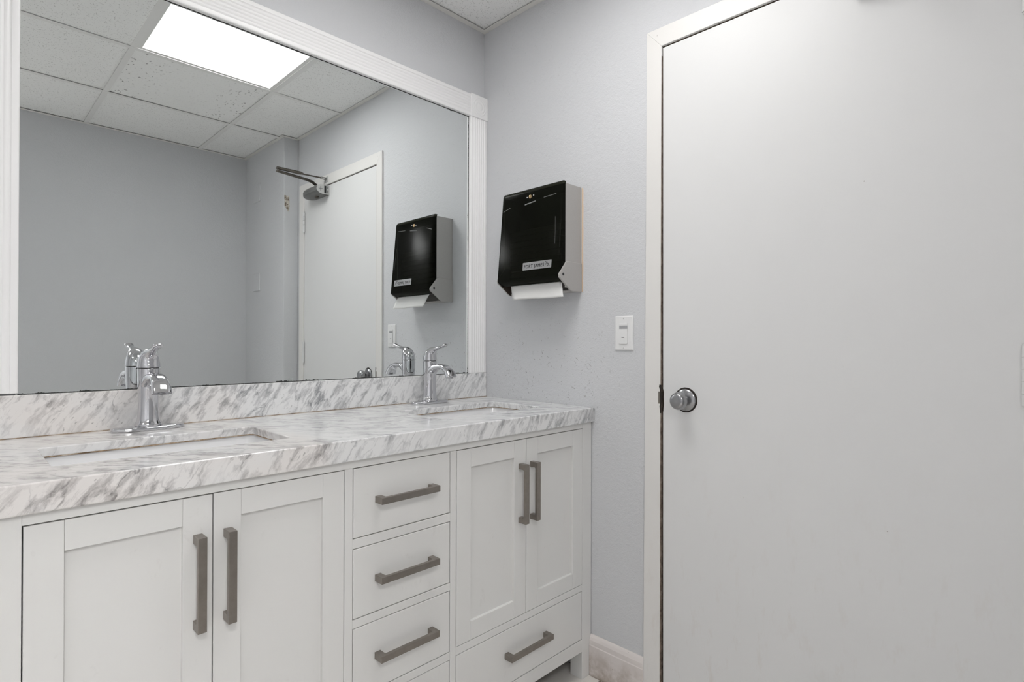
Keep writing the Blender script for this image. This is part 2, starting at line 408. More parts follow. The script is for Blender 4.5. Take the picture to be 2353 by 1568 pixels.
# ------------------------------------------------------------------ door
door = thing('door_1', (0, -1.25, 0), 'tall flush white door with a round satin knob', None, kind='structure')
bm = BM(); prism(bm, [(YD2, .006), (-.8337, .006), (-.8292, ZD-.0045), (YD2, ZD-.0045)], 'x', -.0035, .040); build('door_leaf', bm, DOORP, door, bevel=.0012)
def quad_prism(bm, pts, x0, x1): prism(bm, pts, 'x', x0, x1)
bm = BM()
quad_prism(bm, [(-.7755, 2.128), (-.8272, ZD), (-.8250, 0), (-.7665, 0)], -.0095, 0); build('door_casing', bm, CASEP, door, bevel=.0015)
bm = BM(); quad_prism(bm, [(-.7755, 2.128), (-1.7300, 2.128), (-1.668, ZD), (-.8268, ZD)], -.0095, 0); build('door_casing', bm, CASEP, door, bevel=.0015)
bm = BM(); quad_prism(bm, [(-1.7300, 2.128), (-1.668, ZD), (-1.668, 0), (-1.7300, 0)], -.0095, 0); build('door_casing', bm, CASEP, door, bevel=.0015)
bm = BM()
quad_prism(bm, [(YD1+.010, ZD+.012), (-.8262, ZD+.001), (-.8256, 0), (YD1+.010, 0)], 0, .1)
box(bm, 0, .1, YD2-.012, YD2-.001, 0, ZD+.012); box(bm, 0, .1, YD2, YD1, ZD, ZD+.012)
box(bm, .042, .058, YD2, YD1+.003, ZD-.012, ZD); box(bm, .042, .058, YD1-.012, YD1+.004, 0, ZD); box(bm, .042, .058, YD2-.001, YD2+.012, 0, ZD)
build('door_jamb', bm, RUST, door)
kz, ky = .971, -.907
knob = build('door_knob', (lambda b: (loft(b, [circ((x, ky, kz), r, 'x', 40) for x, r in smooth_path([(-.012, .013), (-.018, .0118), (-.026, .0128), (-.031, .0190), (-.037, .0242), (-.046, .0262), (-.054, .0244), (-.0598, .0205), (-.0625, .0150), (-.0632, .0080), (-.0634, .0004)], 5)]), b)[1])(BM()), SATIN, door, smooth=60)
bm = BM(); loft(bm, [circ((x, ky, kz), r, 'x', 40) for x, r in smooth_path([(-.0036, .0335), (-.006, .0332), (-.0085, .0305), (-.0115, .024), (-.0135, .014)], 4)]); build('rose', bm, SATIN, knob, smooth=60)
bm = BM(); rnd = random.Random(8)
ring = [(ky-.0008+math.cos(2*math.pi*i/48)*(.0368+rnd.random()*.0008), kz+.0004+math.sin(2*math.pi*i/48)*(.0372+rnd.random()*.0008)) for i in range(48)]
prism(bm, ring, 'x', -.0042, -.0034); build('bore_hole', bm, BORE, knob, label='rusty dark ring around the rose')
bm = BM(); prism(bm, [(-.8271, ZD-.03), (-.8273, ZD-.03), (-.8270, 0), (-.8250, 0)], 'x', -.0090, 0); build('worn_casing_edge', bm, RUST, door, label='bare brown edge of the casing beside the gap')
bm = BM(); box(bm, -.0102, -.0006, -.8275, -.8185, .954, .992); build('strike_plate', bm, mat('worn_strike_metal', (.22, .20, .17), .45, .6), door, bevel=.001)
bm = BM(); prism(bm, [(-.8235, 1.014), (-.8215, 1.008), (-.8225, 1.004), (-.8250, .996), (-.8250, .952), (-.8235, .946), (-.8245, .938), (-.8255, .925), (-.8285, .925), (-.8285, 1.012)], 'x', -.0104, -.0080); build('chipped_edge', bm, BORE, door, label='dark chipped paint round the latch')
bm = BM(); prism(bm, [(-.8325, 1.000), (-.8352, .990), (-.8345, .975), (-.8356, .952), (-.8340, .940), (-.8330, .930), (-.8320, .930), (-.8320, 1.000)], 'x', -.0040, -.0030); build('chipped_leaf_edge', bm, BORE, door, label='dark chipped edge of the door at the latch')
bm = BM(); box(bm, .0, .006, -.8330, -.8262, .940, 1.004); build('latch_bolt', bm, BORE, door)
for zc in (1.890, 1.078, .22):
    h = BM()
    for i in range(5):
        a = zc-.063+i*.0252; cyl(h, (-.0105, -1.6625, a+.0006), (-.0105, -1.6625, a+.0246), .0068, 'z', 14)
    cyl(h, (-.0105, -1.6625, zc+.063), (-.0105, -1.6625, zc+.0665), .0048, 'z', 12); cyl(h, (-.0105, -1.6625, zc-.0665), (-.0105, -1.6625, zc-.063), .0048, 'z', 12)
    build('hinge', h, DOORP, door, smooth=True)

# door closer above, pull side
cl = thing('door_closer', (-.004, -1.44, 2.03), 'grey overhead door closer with a folded steel arm, at the top of the white door', 'door closer')
bm = BM(); sec = [(-.0036, 2.004), (-.0036, 2.058), (-.060, 2.058), (-.075, 2.052), (-.082, 2.036), (-.080, 2.020), (-.066, 2.008), (-.045, 2.003)]
def sc(f, y, dz=0): return [(-.0036+(x+.0036)*f, y, 2.032+(z-2.032)*f+dz) for x, z in sec]
loft(bm, [sc(1, -1.350), sc(1, -1.46), sc(.95, -1.53), sc(.70, -1.572)])
body = build('closer_body', bm, CLOSE, cl, bevel=.0015, smooth=30)
bm = BM(); prism(bm, [(-.082, 2.036), (-.080, 2.022), (-.066, 2.009), (-.045, 2.004), (-.0036, 2.004), (-.0036, 2.058), (-.060, 2.058), (-.075, 2.052)], 'y', -1.350, -1.345); build('end_cap', bm, CLOSEL, body, bevel=.001)
bm = BM(); box(bm, -.071, -.045, -1.3452, -1.3442, 2.0315, 2.0345); box(bm, -.0595, -.0565, -1.3452, -1.3442, 2.020, 2.046); build('cross_mark', bm, SLOT, body)
bm = BM(); box(bm, -.036, -.024, -1.3454, -1.3440, 2.010, 2.053); build('maker_plate', bm, DARK, body)
for a_, b_ in ((2.012, 2.030), (2.036, 2.053)): bm = BM(); box(bm, -.018, -.010, -1.3470, -1.3440, a_, b_); build('adjusting_valve', bm, SLOT, body, bevel=.001)
bm = BM(); cyl(bm, (-.042, -1.425, 2.004), (-.042, -1.425, 1.996), .013, 'z', 16); cyl(bm, (-.042, -1.425, 1.996), (-.042, -1.425, 1.991), .008, 'z', 12); build('pinion_nut', bm, ARM, cl, smooth=True)
bm = BM(); cyl(bm, (-.042, -1.425, 2.055), (-.042, -1.425, 2.070), .011, 'z', 16)
tube(bm, [(-.042, -1.425, 2.066), (-.055, -1.4225, 2.072), (-.075, -1.419, 2.082), (-.11, -1.412, 2.086), (-.285, -1.378, 2.088), (-.297, -1.375, 2.088)], [(.011, .0075)]*4+[(.010, .0070)]*2, 12, Vector((.2, 1, 0)))
build('main_arm', bm, ARM, cl, smooth=True)
bm = BM(); tube(bm, [(-.299, -1.373, 2.104), (-.165, -1.373, 2.104), (-.150, -1.373, 2.103)], [(.011, .0085), (.011, .0085), (.006, .005)], 12, Vector((0, 1, 0)))
tube(bm, [(-.168, -1.373, 2.101), (-.045, -1.371, 2.103)], [(.0042, .0042)]*2, 12, Vector((0, 1, 0)))
cyl(bm, (-.290, -1.375, 2.083), (-.290, -1.375, 2.108), .0075, 'z', 14)
build('forearm', bm, ARM, cl, smooth=True)
bm = BM(); box(bm, -.0115, -.0094, -1.395, -1.350, 2.083, 2.115); box(bm, -.045, -.010, -1.382, -1.362, 2.097, 2.099); box(bm, -.045, -.010, -1.382, -1.362, 2.107, 2.109)
build('arm_shoe', bm, CLOSEL, cl, bevel=.001)

# ------------------------------------------------------------------ mirror with fluted frame
ML, MR, MB, MT = -1.4545, -.0885, 1.0195, 2.0600
mir = thing('wall_mirror', ((ML+MR)/2, 0, MB), 'large wall mirror in a fluted white frame above the marble backsplash', 'mirror')
bm = BM(); box(bm, ML-.004, MR+.002, -.005, -.0005, MB, MT+.002); build('mirror_glass', bm, MIRROR, mir)
bm = BM(); rnd = random.Random(11)
def edge_strip(bm, p0, p1, inward, wd, rag):
    p0, p1, inward = Vector(p0), Vector(p1), Vector(inward); n = int((p1-p0).length/.0018); a = []; b = []
    spots = [(rnd.random(), rnd.random()*.0022+.0012) for _ in range(int(rag))]
    for i in range(n+1):
        t_ = i/n; p = p0.lerp(p1, t_); k = wd*(.75+.5*rnd.random())
        for c_, r_ in spots:
            d_ = abs(t_-c_)*(p1-p0).length
            if d_ < .009: k += r_*rnd.random()
        a.append(bm.verts.new(p)); b.append(bm.verts.new(p+inward*k))
    for i in range(n): bm.faces.new((a[i], a[i+1], b[i+1], b[i]))
ye_ = -.0053
edge_strip(bm, (ML, ye_, MB), (MR, ye_, MB), (0, 0, 1), .0013, 26)
edge_strip(bm, (ML, ye_, MT), (MR, ye_, MT), (0, 0, -1), .0028, 3)
edge_strip(bm, (MR, ye_, MB), (MR, ye_, MT), (-1, 0, 0), .0026, 4)
build('desilvered_edge', bm, MEDGE, mir, label='thin black line round the mirror edge')
CLIP = mat('clear_clip_plastic', (.75, .77, .76), .12, Transmission_Weight=.7)
bm = BM(); prism(bm, rrect(-.8245, -.8120, 1.0205, 1.0300, .003, 4), 'y', -.0085, -.0052); build('mirror_clip', bm, CLIP, mir, bevel=.001, label='small clear clip at the bottom edge')
W, T = .0885, .0185
def flute_profile():
    pr = [(0, 0), (0, T-.003), (.0012, T-.0008), (.004, T), (.0135, T), (.0150, T-.0022)]
    k = 5; x0, x1 = .0165, W-.0165; st = (x1-x0)/k
    for i in range(k):
        for j in range(7):
            a = j/6; pr.append((x0+st*(i+a), T-.0028+.0026*math.sin(math.pi*a)))
    pr += [(W-.0150, T-.0022), (W-.0135, T), (W-.004, T), (W-.0012, T-.0008), (W, T-.003), (W, 0)]
    return pr
FP = flute_profile()
def casing_v(x0, z0, z1, bm): loft(bm, [[(x0+a, -b, z) for a, b in FP] for z in (z0, z1)])
bm = BM(); casing_v(MR, MB, MT+.001, bm); build('frame_casing', bm, TRIMW, mir, smooth=50)
bm = BM(); casing_v(ML-W, MB+.004, MT+.001, bm); build('frame_casing', bm, TRIMW, mir, smooth=50)
bm = BM(); loft(bm, [[(x, -b, MT+a) for a, b in FP] for x in (ML, MR)]); build('frame_casing', bm, TRIMW, mir, smooth=50)
def block(x0):
    bm = BM(); z0 = MT-.001; t_ = .0225; w_ = W+.0015
    x0 -= .0015 if x0 > -1 else 0
    box(bm, x0, x0+w_, -t_, -.0005, z0, z0+.0925)
    b_ = build('corner_block', bm, TRIMW, mir, bevel=.0022)
    bm = BM(); cx, cz = x0+w_/2, z0+.046
    pr = [(.036, 0), (.0345, .002), (.0325, .0022), (.0305, .0005), (.029, 0), (.0265, .0012), (.0235, .0032), (.0205, .0022), (.018, .0003), (.0165, 0), (.0135, .0018), (.009, .0034), (.0045, .0040), (.0003, .0041)]
    loft(bm, [circ((cx, -t_-h_+.0001, cz), r_, 'y', 40) for r_, h_ in pr]); build('rosette', bm, TRIMW, b_, smooth=60)
block(MR); block(ML-W)

# ------------------------------------------------------------------ vanity cabinet
XL, XR = -1.535, -.003
van = thing('vanity_cabinet', ((XL+XR)/2, -.28, 0), 'white double vanity cabinet with shaker doors and bronze bar pulls, below the marble top', 'cabinet')
yf = -DF; th = .019
bm = BM()
box(bm, XL+.002, XL+.018, yf+th, -.004, .095, .8700); box(bm, XR-.018, XR-.002, yf+th, -.004, .095, .8700)
box(bm, XL+.018, XR-.018, -.012, -.004, .095, .8700)
for x in (-.922, -.616): box(bm, x-.008, x+.008, yf+th+.002, -.012, .110, .72)
build('carcass', bm, CABP, van)
bm = BM(); box(bm, XL+.0185, XR-.0185, yf+th+.0005, -.0125, .0955, .1095); build('bottom_panel', bm, mat('shade_brown_board', (.13, .095, .07), .8), van, label='underside coloured dark brown for the shade below the cabinet')  # dark brown stands in for the shade under the cabinet
bm = BM()
def ff(x0, x1, z0, z1): box(bm, x0, x1, yf, yf+th, z0, z1)
for lx0, lx1 in ((XL, -1.4845), (-.0525, XR)):
    prism(bm, [(yf, 0), (yf, .8705), (yf+th, .8705), (yf+th, .0946), (yf+.050, .0946), (yf+.050, 0)], 'x', lx0, lx1); box(bm, lx0, lx1, -.058, -.006, 0.0, .0948)
ff(-1.4843, -.0527, .8525, .8705); ff(-1.4843, -.0527, .0945, .1365)
ff(-.9325, -.9125, .1367, .8523); ff(-.6255, -.6055, .1367, .8523)
for a, b in ((.6665, .6885), (.4830, .5025), (.2985, .3185)): ff(-.9123, -.6257, a, b)
ff(-.6053, -.0527, .3015, .3225); ff(-1.4843, -.9327, .3015, .3225)
build('face_frame', bm, CABP, van, bevel=.0006, seg=1)
def pull_h(parent, x, z, L, vert):
    bm = BM(); a = .0078; so = .031; t_ = .0095; y0 = yf-.0004
    def bx(u0, u1, y_0, y_1):
        if vert: box(bm, x-a, x+a, y_0, y_1, z+u0, z+u1)
        else: box(bm, x+u0, x+u1, y_0, y_1, z-a, z+a)
    # one U-shaped bar
    prof = [(-L/2, 0), (-L/2, -so), (L/2, -so), (L/2, 0), (L/2-.016, 0), (L/2-.016, -so+t_+.002), (L/2-.019, -so+t_), (-L/2+.019, -so+t_), (-L/2+.016, -so+t_+.002), (-L/2+.016, 0)]
    if vert: loft(bm, [[(x+s, y0+q, z+u) for u, q in prof] for s in (-a, a)])
    else: loft(bm, [[(x+u, y0+q, z+s) for u, q in prof] for s in (-a, a)])
    return build('handle', bm, PULL, parent, bevel=.0007)
def shaker(x0, x1, z0, z1, hx, proud=.0):
    g_ = .0016; x0 += g_; x1 -= g_*.6; z0 += g_; z1 -= g_; s = .0505; y0 = yf-proud; y1 = yf+.018
    bm = BM(); e = .00025
    box(bm, x0, x0+s, y0, y1, z0, z1); box(bm, x1-s, x1, y0, y1, z0, z1)
    box(bm, x0+s+e, x1-s-e, y0, y1, z1-s, z1); box(bm, x0+s+e, x1-s-e, y0, y1, z0, z0+s)
    d = build('door', bm, CABP, van, bevel=.0008)
    bm = BM(); i0, i1, j0, j1 = x0+s-.002, x1-s+.002, z0+s-.002, z1-s+.002
    box(bm, i0, i1, y0+.0095, y1-.001, j0, j1); build('panel', bm, CABP, d)
    pull_h(d, hx, .692, .176, True)
    return d
shaker(-1.4843, -1.2085, .3225, .8520, -1.235, .0005); shaker(-1.2085, -.9327, .3225, .8520, -1.182, -.0012)
shaker(-.6053, -.3317, .3225, .8520, -.3575, .0004); shaker(-.3317, -.0527, .3225, .8520, -.3070, 0)
def drawer(x0, x1, z0, z1, L, zc):
    g_ = .0018; bm = BM(); box(bm, x0+g_, x1-g_, yf, yf+.018, z0+g_, z1-g_)
    d = build('drawer', bm, CABP, van, bevel=.0018, seg=3); pull_h(d, (x0+x1)/2, zc, L, False)
for z0, z1 in ((.6885, .8523), (.5025, .6665), (.3185, .4830), (.1367, .2985)): drawer(-.9123, -.6257, z0, z1, .171, (z0+z1)/2)
drawer(-.6053, -.0527, .1367, .3015, .186, .226); drawer(-1.4843, -.9327, .1367, .3015, .186, .226)

# ------------------------------------------------------------------ marble
def plate_holes(outer, holes, z0, z1):
    bm = BM(); ed = []
    for lp in [outer]+holes:
        vs = [bm.verts.new((*p, z1)) for p in lp]
        ed += [bm.edges.new((vs[i], vs[(i+1) % len(vs)])) for i in range(len(vs))]
    r = bmesh.ops.triangle_fill(bm, use_beauty=True, use_dissolve=False, edges=ed)
    fs = [f for f in r['geom'] if isinstance(f, bmesh.types.BMFace)]
    ex = bmesh.ops.extrude_face_region(bm, geom=fs)
    bmesh.ops.translate(bm, vec=(0, 0, z0-z1), verts=[v for v in ex['geom'] if isinstance(v, bmesh.types.BMVert)])
    return bm
S1 = (-1.4365, -1.0055, -.4430, -.2060); S2 = (-.5560, -.1200, -.4300, -.1880)
XC0 = -1.556; XC1 = -.0008
top_outer = [(XC0, -D), (XC1, -D), (XC1, -.001), (XC0, -.001)]
bm = plate_holes(top_outer, [rrect(*s, .016) for s in (S1, S2)], ZC-.0195, ZC)
# front edge: one tall face from the slab's top down to the apron's foot
def near(v, z): return abs(v.co.y+D) < 1e-4 and abs(v.co.z-z) < 1e-4
zl = ZC-.0195; zf_ = .8712
t0, t1 = sorted([v for v in bm.verts if near(v, ZC)], key=lambda v: v.co.x)
a0, a1 = sorted([v for v in bm.verts if near(v, zl)], key=lambda v: v.co.x)
for f in [f for f in bm.faces if t0 in f.verts and t1 in f.verts and a0 in f.verts and a1 in f.verts]: bm.faces.remove(f)
e0, e1 = (bm.verts.new((x, -D, zf_)) for x in (XC0, XC1))
d0, d1 = (bm.verts.new((x, -D+.030, zf_)) for x in (XC0, XC1))
c0, c1 = (bm.verts.new((x, -D+.030, zl)) for x in (XC0, XC1))
for q in ((t0, t1, e1, e0), (e0, e1, d1, d0), (d0, d1, c1, c0), (a0, e0, d0, c0), (a1, c1, d1, e1)): bm.faces.new(q)
top = build('countertop', bm, MARBLE, bevel=.0026, seg=3)
tag(top, 'grey veined white marble countertop with two sink cutouts', 'countertop')
bm = BM(); box(bm, XC0, -.0008, -.0205, -.0008, ZC+.0003, 1.0188)
bs = build('backsplash', bm, MARBLE, bevel=.0022, seg=3); tag(bs, 'low upright strip of grey veined marble under the mirror', 'backsplash')
bm = BM(); box(bm, XC0, -.001, -.0217, -.0207, ZC+.0002, ZC+.0016); build('caulk_line', bm, CAULK, bs)

def sink(s, label):
    x0, x1, y0, y1 = s; r = thing('sink', ((x0+x1)/2, (y0+y1)/2, ZC-.15), label, 'sink', 'white rectangular undermount basins')
    zt = ZC-.0200; e = .006
    def rr(o, z, rad): return [(a, b, z) for a, b in rrect(x0-o, x1+o, y0-o, y1+o, rad, 6)]
    bm = BM()
    rings = [rr(.024, zt-.012, .03), rr(.024, zt, .03), rr(e, zt, .022), rr(e-.001, zt-.006, .024), rr(e-.008, zt-.07, .03), rr(e-.014, zt-.105, .035), rr(e-.030, zt-.126, .04), rr(e-.060, zt-.134, .04), rr(-.095, zt-.137, .02)]
    loft(bm, rings, cap=False); vs = [v for v in bm.verts if abs(v.co.z-(zt-.137)) < 1e-6]
    bm.faces.new(vs)
    o = build('basin', bm, PORC, r, smooth=50); sm = o.modifiers.new('thick', 'SOLIDIFY'); sm.thickness = .006; sm.offset = -1
    cx, cy = (x0+x1)/2, (y0+y1)/2
    bm = BM(); loft(bm, [circ((cx, cy, zt-.137+h), q, 'z', 28) for q, h in ((.022, 0), (.022, .0016), (.019, .0022), (.017, .001), (.006, .001), (.005, .003), (.0005, .0034))]); build('drain', bm, CHROME, r, smooth=50)
    bm = BM(); loft(bm, [rr(e+.001, zt-.0012, .022), rr(.0006, zt-.0012, .017), rr(.0006, zt+.0012, .017), rr(.0030, zt+.0012, .018)], cap=False); build('caulk_line', bm, CAULK, r, label='brown stained caulk under the marble rim')
sink(S1, 'white undermount basin on the left, in the foreground below the nearer faucet')
sink(S2, 'white basin in the corner beside the towel dispenser wall')

def faucet(x, label):
    y = -.072; z = ZC+.0003
    r = thing('faucet', (x, y, z), label, 'faucet', 'chrome single lever faucets')
    bm = BM()
    def st(hx, hy, zz):
        out = []
        for i in range(48):
            a = 2*math.pi*i/48; c, s_ = math.cos(a), math.sin(a); k = 2.7
            out.append((x+math.copysign(abs(c)**(2/k), c)*hx*(1-.0*abs(s_)), y+math.copysign(abs(s_)**(2/k), s_)*hy*(1-.10*abs(c)**3), zz))
        return out
    loft(bm, [st(.0790, .0275, z), st(.0800, .0285, z+.0015), st(.0798, .0283, z+.0065), st(.0785, .0270, z+.0082), st(.0760, .0245, z+.0092), st(.04, .015, z+.0098)])
    build('deck_plate', bm, CHROME, r, smooth=60)
    prof = [(.0290, .0260, .0090), (.0302, .0270, .0110), (.0302, .0270, .0150), (.0282, .0252, .0190), (.0255, .0228, .0260), (.0236, .0212, .0420), (.0228, .0208, .0650), (.0230, .0214, .0850), (.0240, .0228, .1050), (.0249, .0238, .1250), (.0253, .0242, .1480), (.0253, .0242, .1535), (.0238, .0228, .1545)]
    bm = BM(); loft(bm, [circ((x, y, z+h), a, 'z', 40, b) for a, b, h in smooth_path(prof, 3)])
    body = build('faucet_body', bm, CHROME, r, smooth=60)
    # spout: wide flat arch
    pts = [(0, .100, .0195, .013), (-.008, .113, .0195, .0135), (-.020, .1245, .0195, .0130), (-.036, .1315, .0180, .0110), (-.056, .1350, .0165, .0096), (-.078, .1350, .0165, .0092), (-.098, .1290, .0178, .0095), (-.112, .1185, .0195, .0104), (-.1205, .1065, .0208, .0112), (-.1240, .0985, .0213, .0116)]
    sp = smooth_path(pts, 3)
    rings = []
    for i, (dy, dz, ra_, rb) in enumerate(sp):
        a, b = sp[max(i-1, 0)], sp[min(i+1, len(sp)-1)]; ty, tz = b[0]-a[0], b[1]-a[1]; L = math.hypot(ty, tz); ty, tz = ty/L, tz/L
        ny, nz = -tz, ty
        if nz < 0 and i < 3: pass
        ring = []
        for k in range(32):
            an = 2*math.pi*k/32; c, s_ = math.cos(an), math.sin(an); e_ = 2/2.8
            u = math.copysign(abs(c)**e_, c)*ra_; v = math.copysign(abs(s_)**e_, s_)*rb
            ring.append((x+u, y+dy+ny*v, z+dz+nz*v))
        rings.append(ring)
    bm = BM(); loft(bm, rings); build('spout', bm, CHROME, body, smooth=60, bevel=0)
    bm = BM(); tube(bm, [(x, y-.1170, z+.1060), (x, y-.1195, z+.0965)], [(.0095, .0078)]*2, 20); build('aerator', bm, SATIN, body, smooth=True)
    # dome and lever
    hp = [(0, .1565, .0258, .0246), (0, .1600, .0260, .0248), (-.0005, .1680, .0252, .0240), (-.0028, .1765, .0236, .0224), (-.0075, .1850, .0212, .0190), (-.0150, .1920, .0175, .0145), (-.0255, .1965, .0135, .0104), (-.0385, .2000, .0102, .0074), (-.0540, .2035, .0086, .0058), (-.0700, .2070, .0090, .0052), (-.0830, .2110, .0105, .0052), (-.0905, .2135, .0108, .0050), (-.0935, .2145, .0085, .0034)]
    sp = smooth_path(hp, 3); bm = BM(); rings = []
    for i, (dy, dz, ra_, rb) in enumerate(sp):
        a, b = sp[max(i-1, 0)], sp[min(i+1, len(sp)-1)]; ty, tz = b[0]-a[0], b[1]-a[1]; L = math.hypot(ty, tz); ty, tz = ty/L, tz/L
        if i < 3: ty, tz = 0, 1
        ny, nz = -tz, ty
        rings.append([(x+math.cos(2*math.pi*k/32)*ra_, y+dy+ny*math.sin(2*math.pi*k/32)*rb, z+dz+nz*math.sin(2*math.pi*k/32)*rb) for k in range(32)])
    loft(bm, rings); lev = build('lever_handle', bm, CHROME, r, smooth=60)
    bm = BM(); loft(bm, [circ((x, y, z+h), .0228, 'z', 32, .0217) for h in (.1535, .1570)]); build('seam_ring', bm, DARK, r, smooth=True)
    bm = BM(); n = Vector((0, .93, .36)); c0 = Vector((x, y+.0205, z+.1735))
    for q0, q1, m_, nm in ((.0, .0048, PLATE, 'temperature_button'),):
        side = Vector((1, 0, 0)); up = n.cross(side)
        loft(bm, [[tuple(c0+n*d+side*math.cos(2*math.pi*k/20)*q+up*math.sin(2*math.pi*k/20)*q) for k in range(20)] for q, d in ((.0050, -.003), (.0050, .0030), (.0040, .0036), (.0022, .0036), (.0020, .0020), (.0004, .0020))])
    build('set_screw_cap', bm, PLATE, lev, smooth=40)
    return r
faucet(-1.2100, 'chrome single lever faucet in front of the grey reflected wall, left of the two')
faucet(-.3300, 'chrome single lever faucet near the corner, beside the mirror frame')

# ------------------------------------------------------------------ paper towel dispenser
Y0, Y1 = -.2125, -.5110
def xf(z): return -.101-(1.695-z)*.0905
dsp = thing('towel_dispenser', (0, (Y0+Y1)/2, 1.32), 'smoked black and grey paper towel dispenser on the wall above the light switch', 'towel dispenser')
bm = BM()
box(bm, -.006, -.0008, Y1+.001, Y0-.001, 1.322, 1.690)
for ya_, yb_, zq in ((Y0-.0005, Y0-.0045, 1.362), (Y1+.0005, Y1+.0045, 1.3325)): box(bm, -.090, -.006, min(ya_, yb_), max(ya_, yb_), zq, 1.690)
box(bm, -.090, -.006, Y1+.0045, Y0-.0045, 1.6865, 1.690)
box(bm, -.058, -.006, Y1+.0045, Y0-.0045, 1.3225, 1.327)
build('housing', bm, HOUS, dsp, bevel=.0012)
for nm, ya_, yb_ in (('a', Y0+.0030, Y0-.0042), ('b', Y1-.0030, Y1+.0042)):
    bm = BM(); P_ = [(-.0008, 1.4215), (-.082, 1.4225), (-.090, 1.4195), (-.1235, 1.3790), (-.1262, 1.3715), (-.1240, 1.3640), (-.066, 1.3235), (-.056, 1.3205), (-.0008, 1.3205)]
    loft(bm, [[(a, ya_, b) for a, b in P_], [(a, yb_, b) for a, b in P_]])
    br = build('side_bracket', bm, HOUS, dsp, bevel=.0022, seg=3)
    if nm == 'a': bm = BM(); loft(bm, [[(a, y_, b) for a, b in P_] for y_ in (yb_-.0001, yb_-.0011)]); build('inner_liner', bm, BRN, br, label='dark brown inner face')
    bm = BM(); yo = max(ya_, yb_)+.0002 if ya_ > -.3 else min(ya_, yb_)-.0002
    cyl(bm, (-.1050, yo, 1.3755), (-.1050, yo+(.0006 if ya_ < -.3 else -.0006), 1.3755), .0050, 'y', 20); build('pivot_hole', bm, DARK, br)
bm = BM()
def ring(z, x_f, rad, inset=0):
    out = [(-.0905, Y0-inset, z)]
    for i in range(6):
        a = math.radians(90*i/5); out.append((x_f+rad-math.sin(a)*rad, Y0-inset-rad+math.cos(a)*rad, z))
    for i in range(6):
        a = math.radians(90*i/5); out.append((x_f+rad-math.cos(a)*rad, Y1+inset+rad-math.sin(a)*rad, z))
    out.append((-.0905, Y1+inset, z)); return out
rings = [ring(1.352, -.0985, .006, .0010), ring(1.3655, -.1255, .010), ring(1.3710, -.1300, .011), ring(1.3780, xf(1.378), .011)]
for z in (1.45, 1.55, 1.65, 1.684): rings.append(ring(z, xf(z), .012))
rings += [ring(1.6915, xf(1.69)+.0010, .012), ring(1.6960, xf(1.695)+.0045, .013, .002), ring(1.6975, -.0945, .0035, .004)]
rs = loft(bm, rings, cap=False, closed=False)
bm.faces.new(rs[-1])
cov = build('smoked_cover', bm, SMOKE, dsp, smooth=40, label='smoked translucent black cover')
# highlights along the cover's raised panel edges, painted as grey strips
bm = BM()
def fp(y, z, d=0): return (xf(z)-d, y, z)
def strip(bm, pts, wd, d):
    for (a, b) in zip(pts, pts[1:]):
        (ya_, za), (yb_, zb) = a, b; L = math.hypot(yb_-ya_, zb-za); ny, nz = -(zb-za)/L*wd, (yb_-ya_)/L*wd
        loft(bm, [[fp(y_+sy*ny, z_+sy*nz, q) for sy, q in ((-1, d-.0004), (0, d), (1, d-.0004))] for y_, z_ in (a, b)], closed=False)
RIB_GLINT = mat('rib_highlight_grey', (.10, .10, .095), .3)
bm.free()
for pts_, wd_ in (([(-.226, 1.631), (-.262, 1.641)], .0010), ([(-.484, 1.575), (-.488, 1.52), (-.489, 1.48)], .0006), ([(-.335, 1.640), (-.388, 1.646)], .0022), ([(-.425, 1.652), (-.482, 1.655)], .0014)):
    bm = BM(); strip(bm, pts_, wd_, .0005); build('rib_highlight', bm, RIB_GLINT, cov)
bm = BM(); loft(bm, [[(xf(1.666)-d, -.3600+math.cos(2*math.pi*k/24)*q, 1.6660+math.sin(2*math.pi*k/24)*q) for k in range(24)] for q, d in ((.0068, -.001), (.0068, .001), (.0055, .0018), (.0022, .0018), (.0016, .0006))]); lk = build('lock', bm, BRASS, cov, smooth=40)
for yy, zz in ((-.3445, 1.6655), (-.3755, 1.6690)):
    bm = BM(); loft(bm, [[(xf(zz)-d, yy+math.cos(2*math.pi*k/12)*q, zz+math.sin(2*math.pi*k/12)*q) for k in range(12)] for q, d in ((.0024, -.001), (.0022, .0008), (.0012, .0013))])
    build('rivet', bm, PLATE, lk, smooth=True)
# label plate, lettering and emblem
lz = 1.4130; lean = Vector((.0905, 0, 1)).normalized(); LY = Vector((0, -1, 0)); O = Vector((xf(lz)-.0004, -.4130, lz)); NO = Vector((-1, 0, .0905)).normalized()
def lab(u, v, d=0): p = O+LY*u+lean*v+NO*d; return tuple(p)
bm = BM(); rr_ = rrect(-.0670, .0670, -.0137, .0137, .002, 3); loft(bm, [[lab(u, v, d) for u, v in rr_] for d in (0, .0010)]); lb = build('label_plate', bm, LABEL, cov)
tc = bpy.data.curves.new('t', 'FONT'); tc.body = 'FORT JAMES'; tc.size = .0168; tc.offset = 0; tc.extrude = .0002; tc.space_character = 1.12; tc.align_x = 'LEFT'
to = bpy.data.objects.new('t', tc); LINK.link(to); bpy.context.view_layer.update()
dg = bpy.context.evaluated_depsgraph_get(); me = bpy.data.meshes.new_from_object(to.evaluated_get(dg)); bpy.data.objects.remove(to)
wd = max(v.co.x for v in me.vertices)
bm = BM()
for k_ in range(4):          # bold face
    n0 = len(bm.verts); bm.from_mesh(me); bm.verts.ensure_lookup_table()
    for v in bm.verts[n0:]: v.co = Vector(lab(-.0610+v.co.x*(.0950/wd)+.00032*(k_ % 2), -.0068+v.co.y+.00026*(k_//2), .0010+.0003+v.co.z+.00001*k_))
build('lettering', bm, INK, lb)
bm = BM()
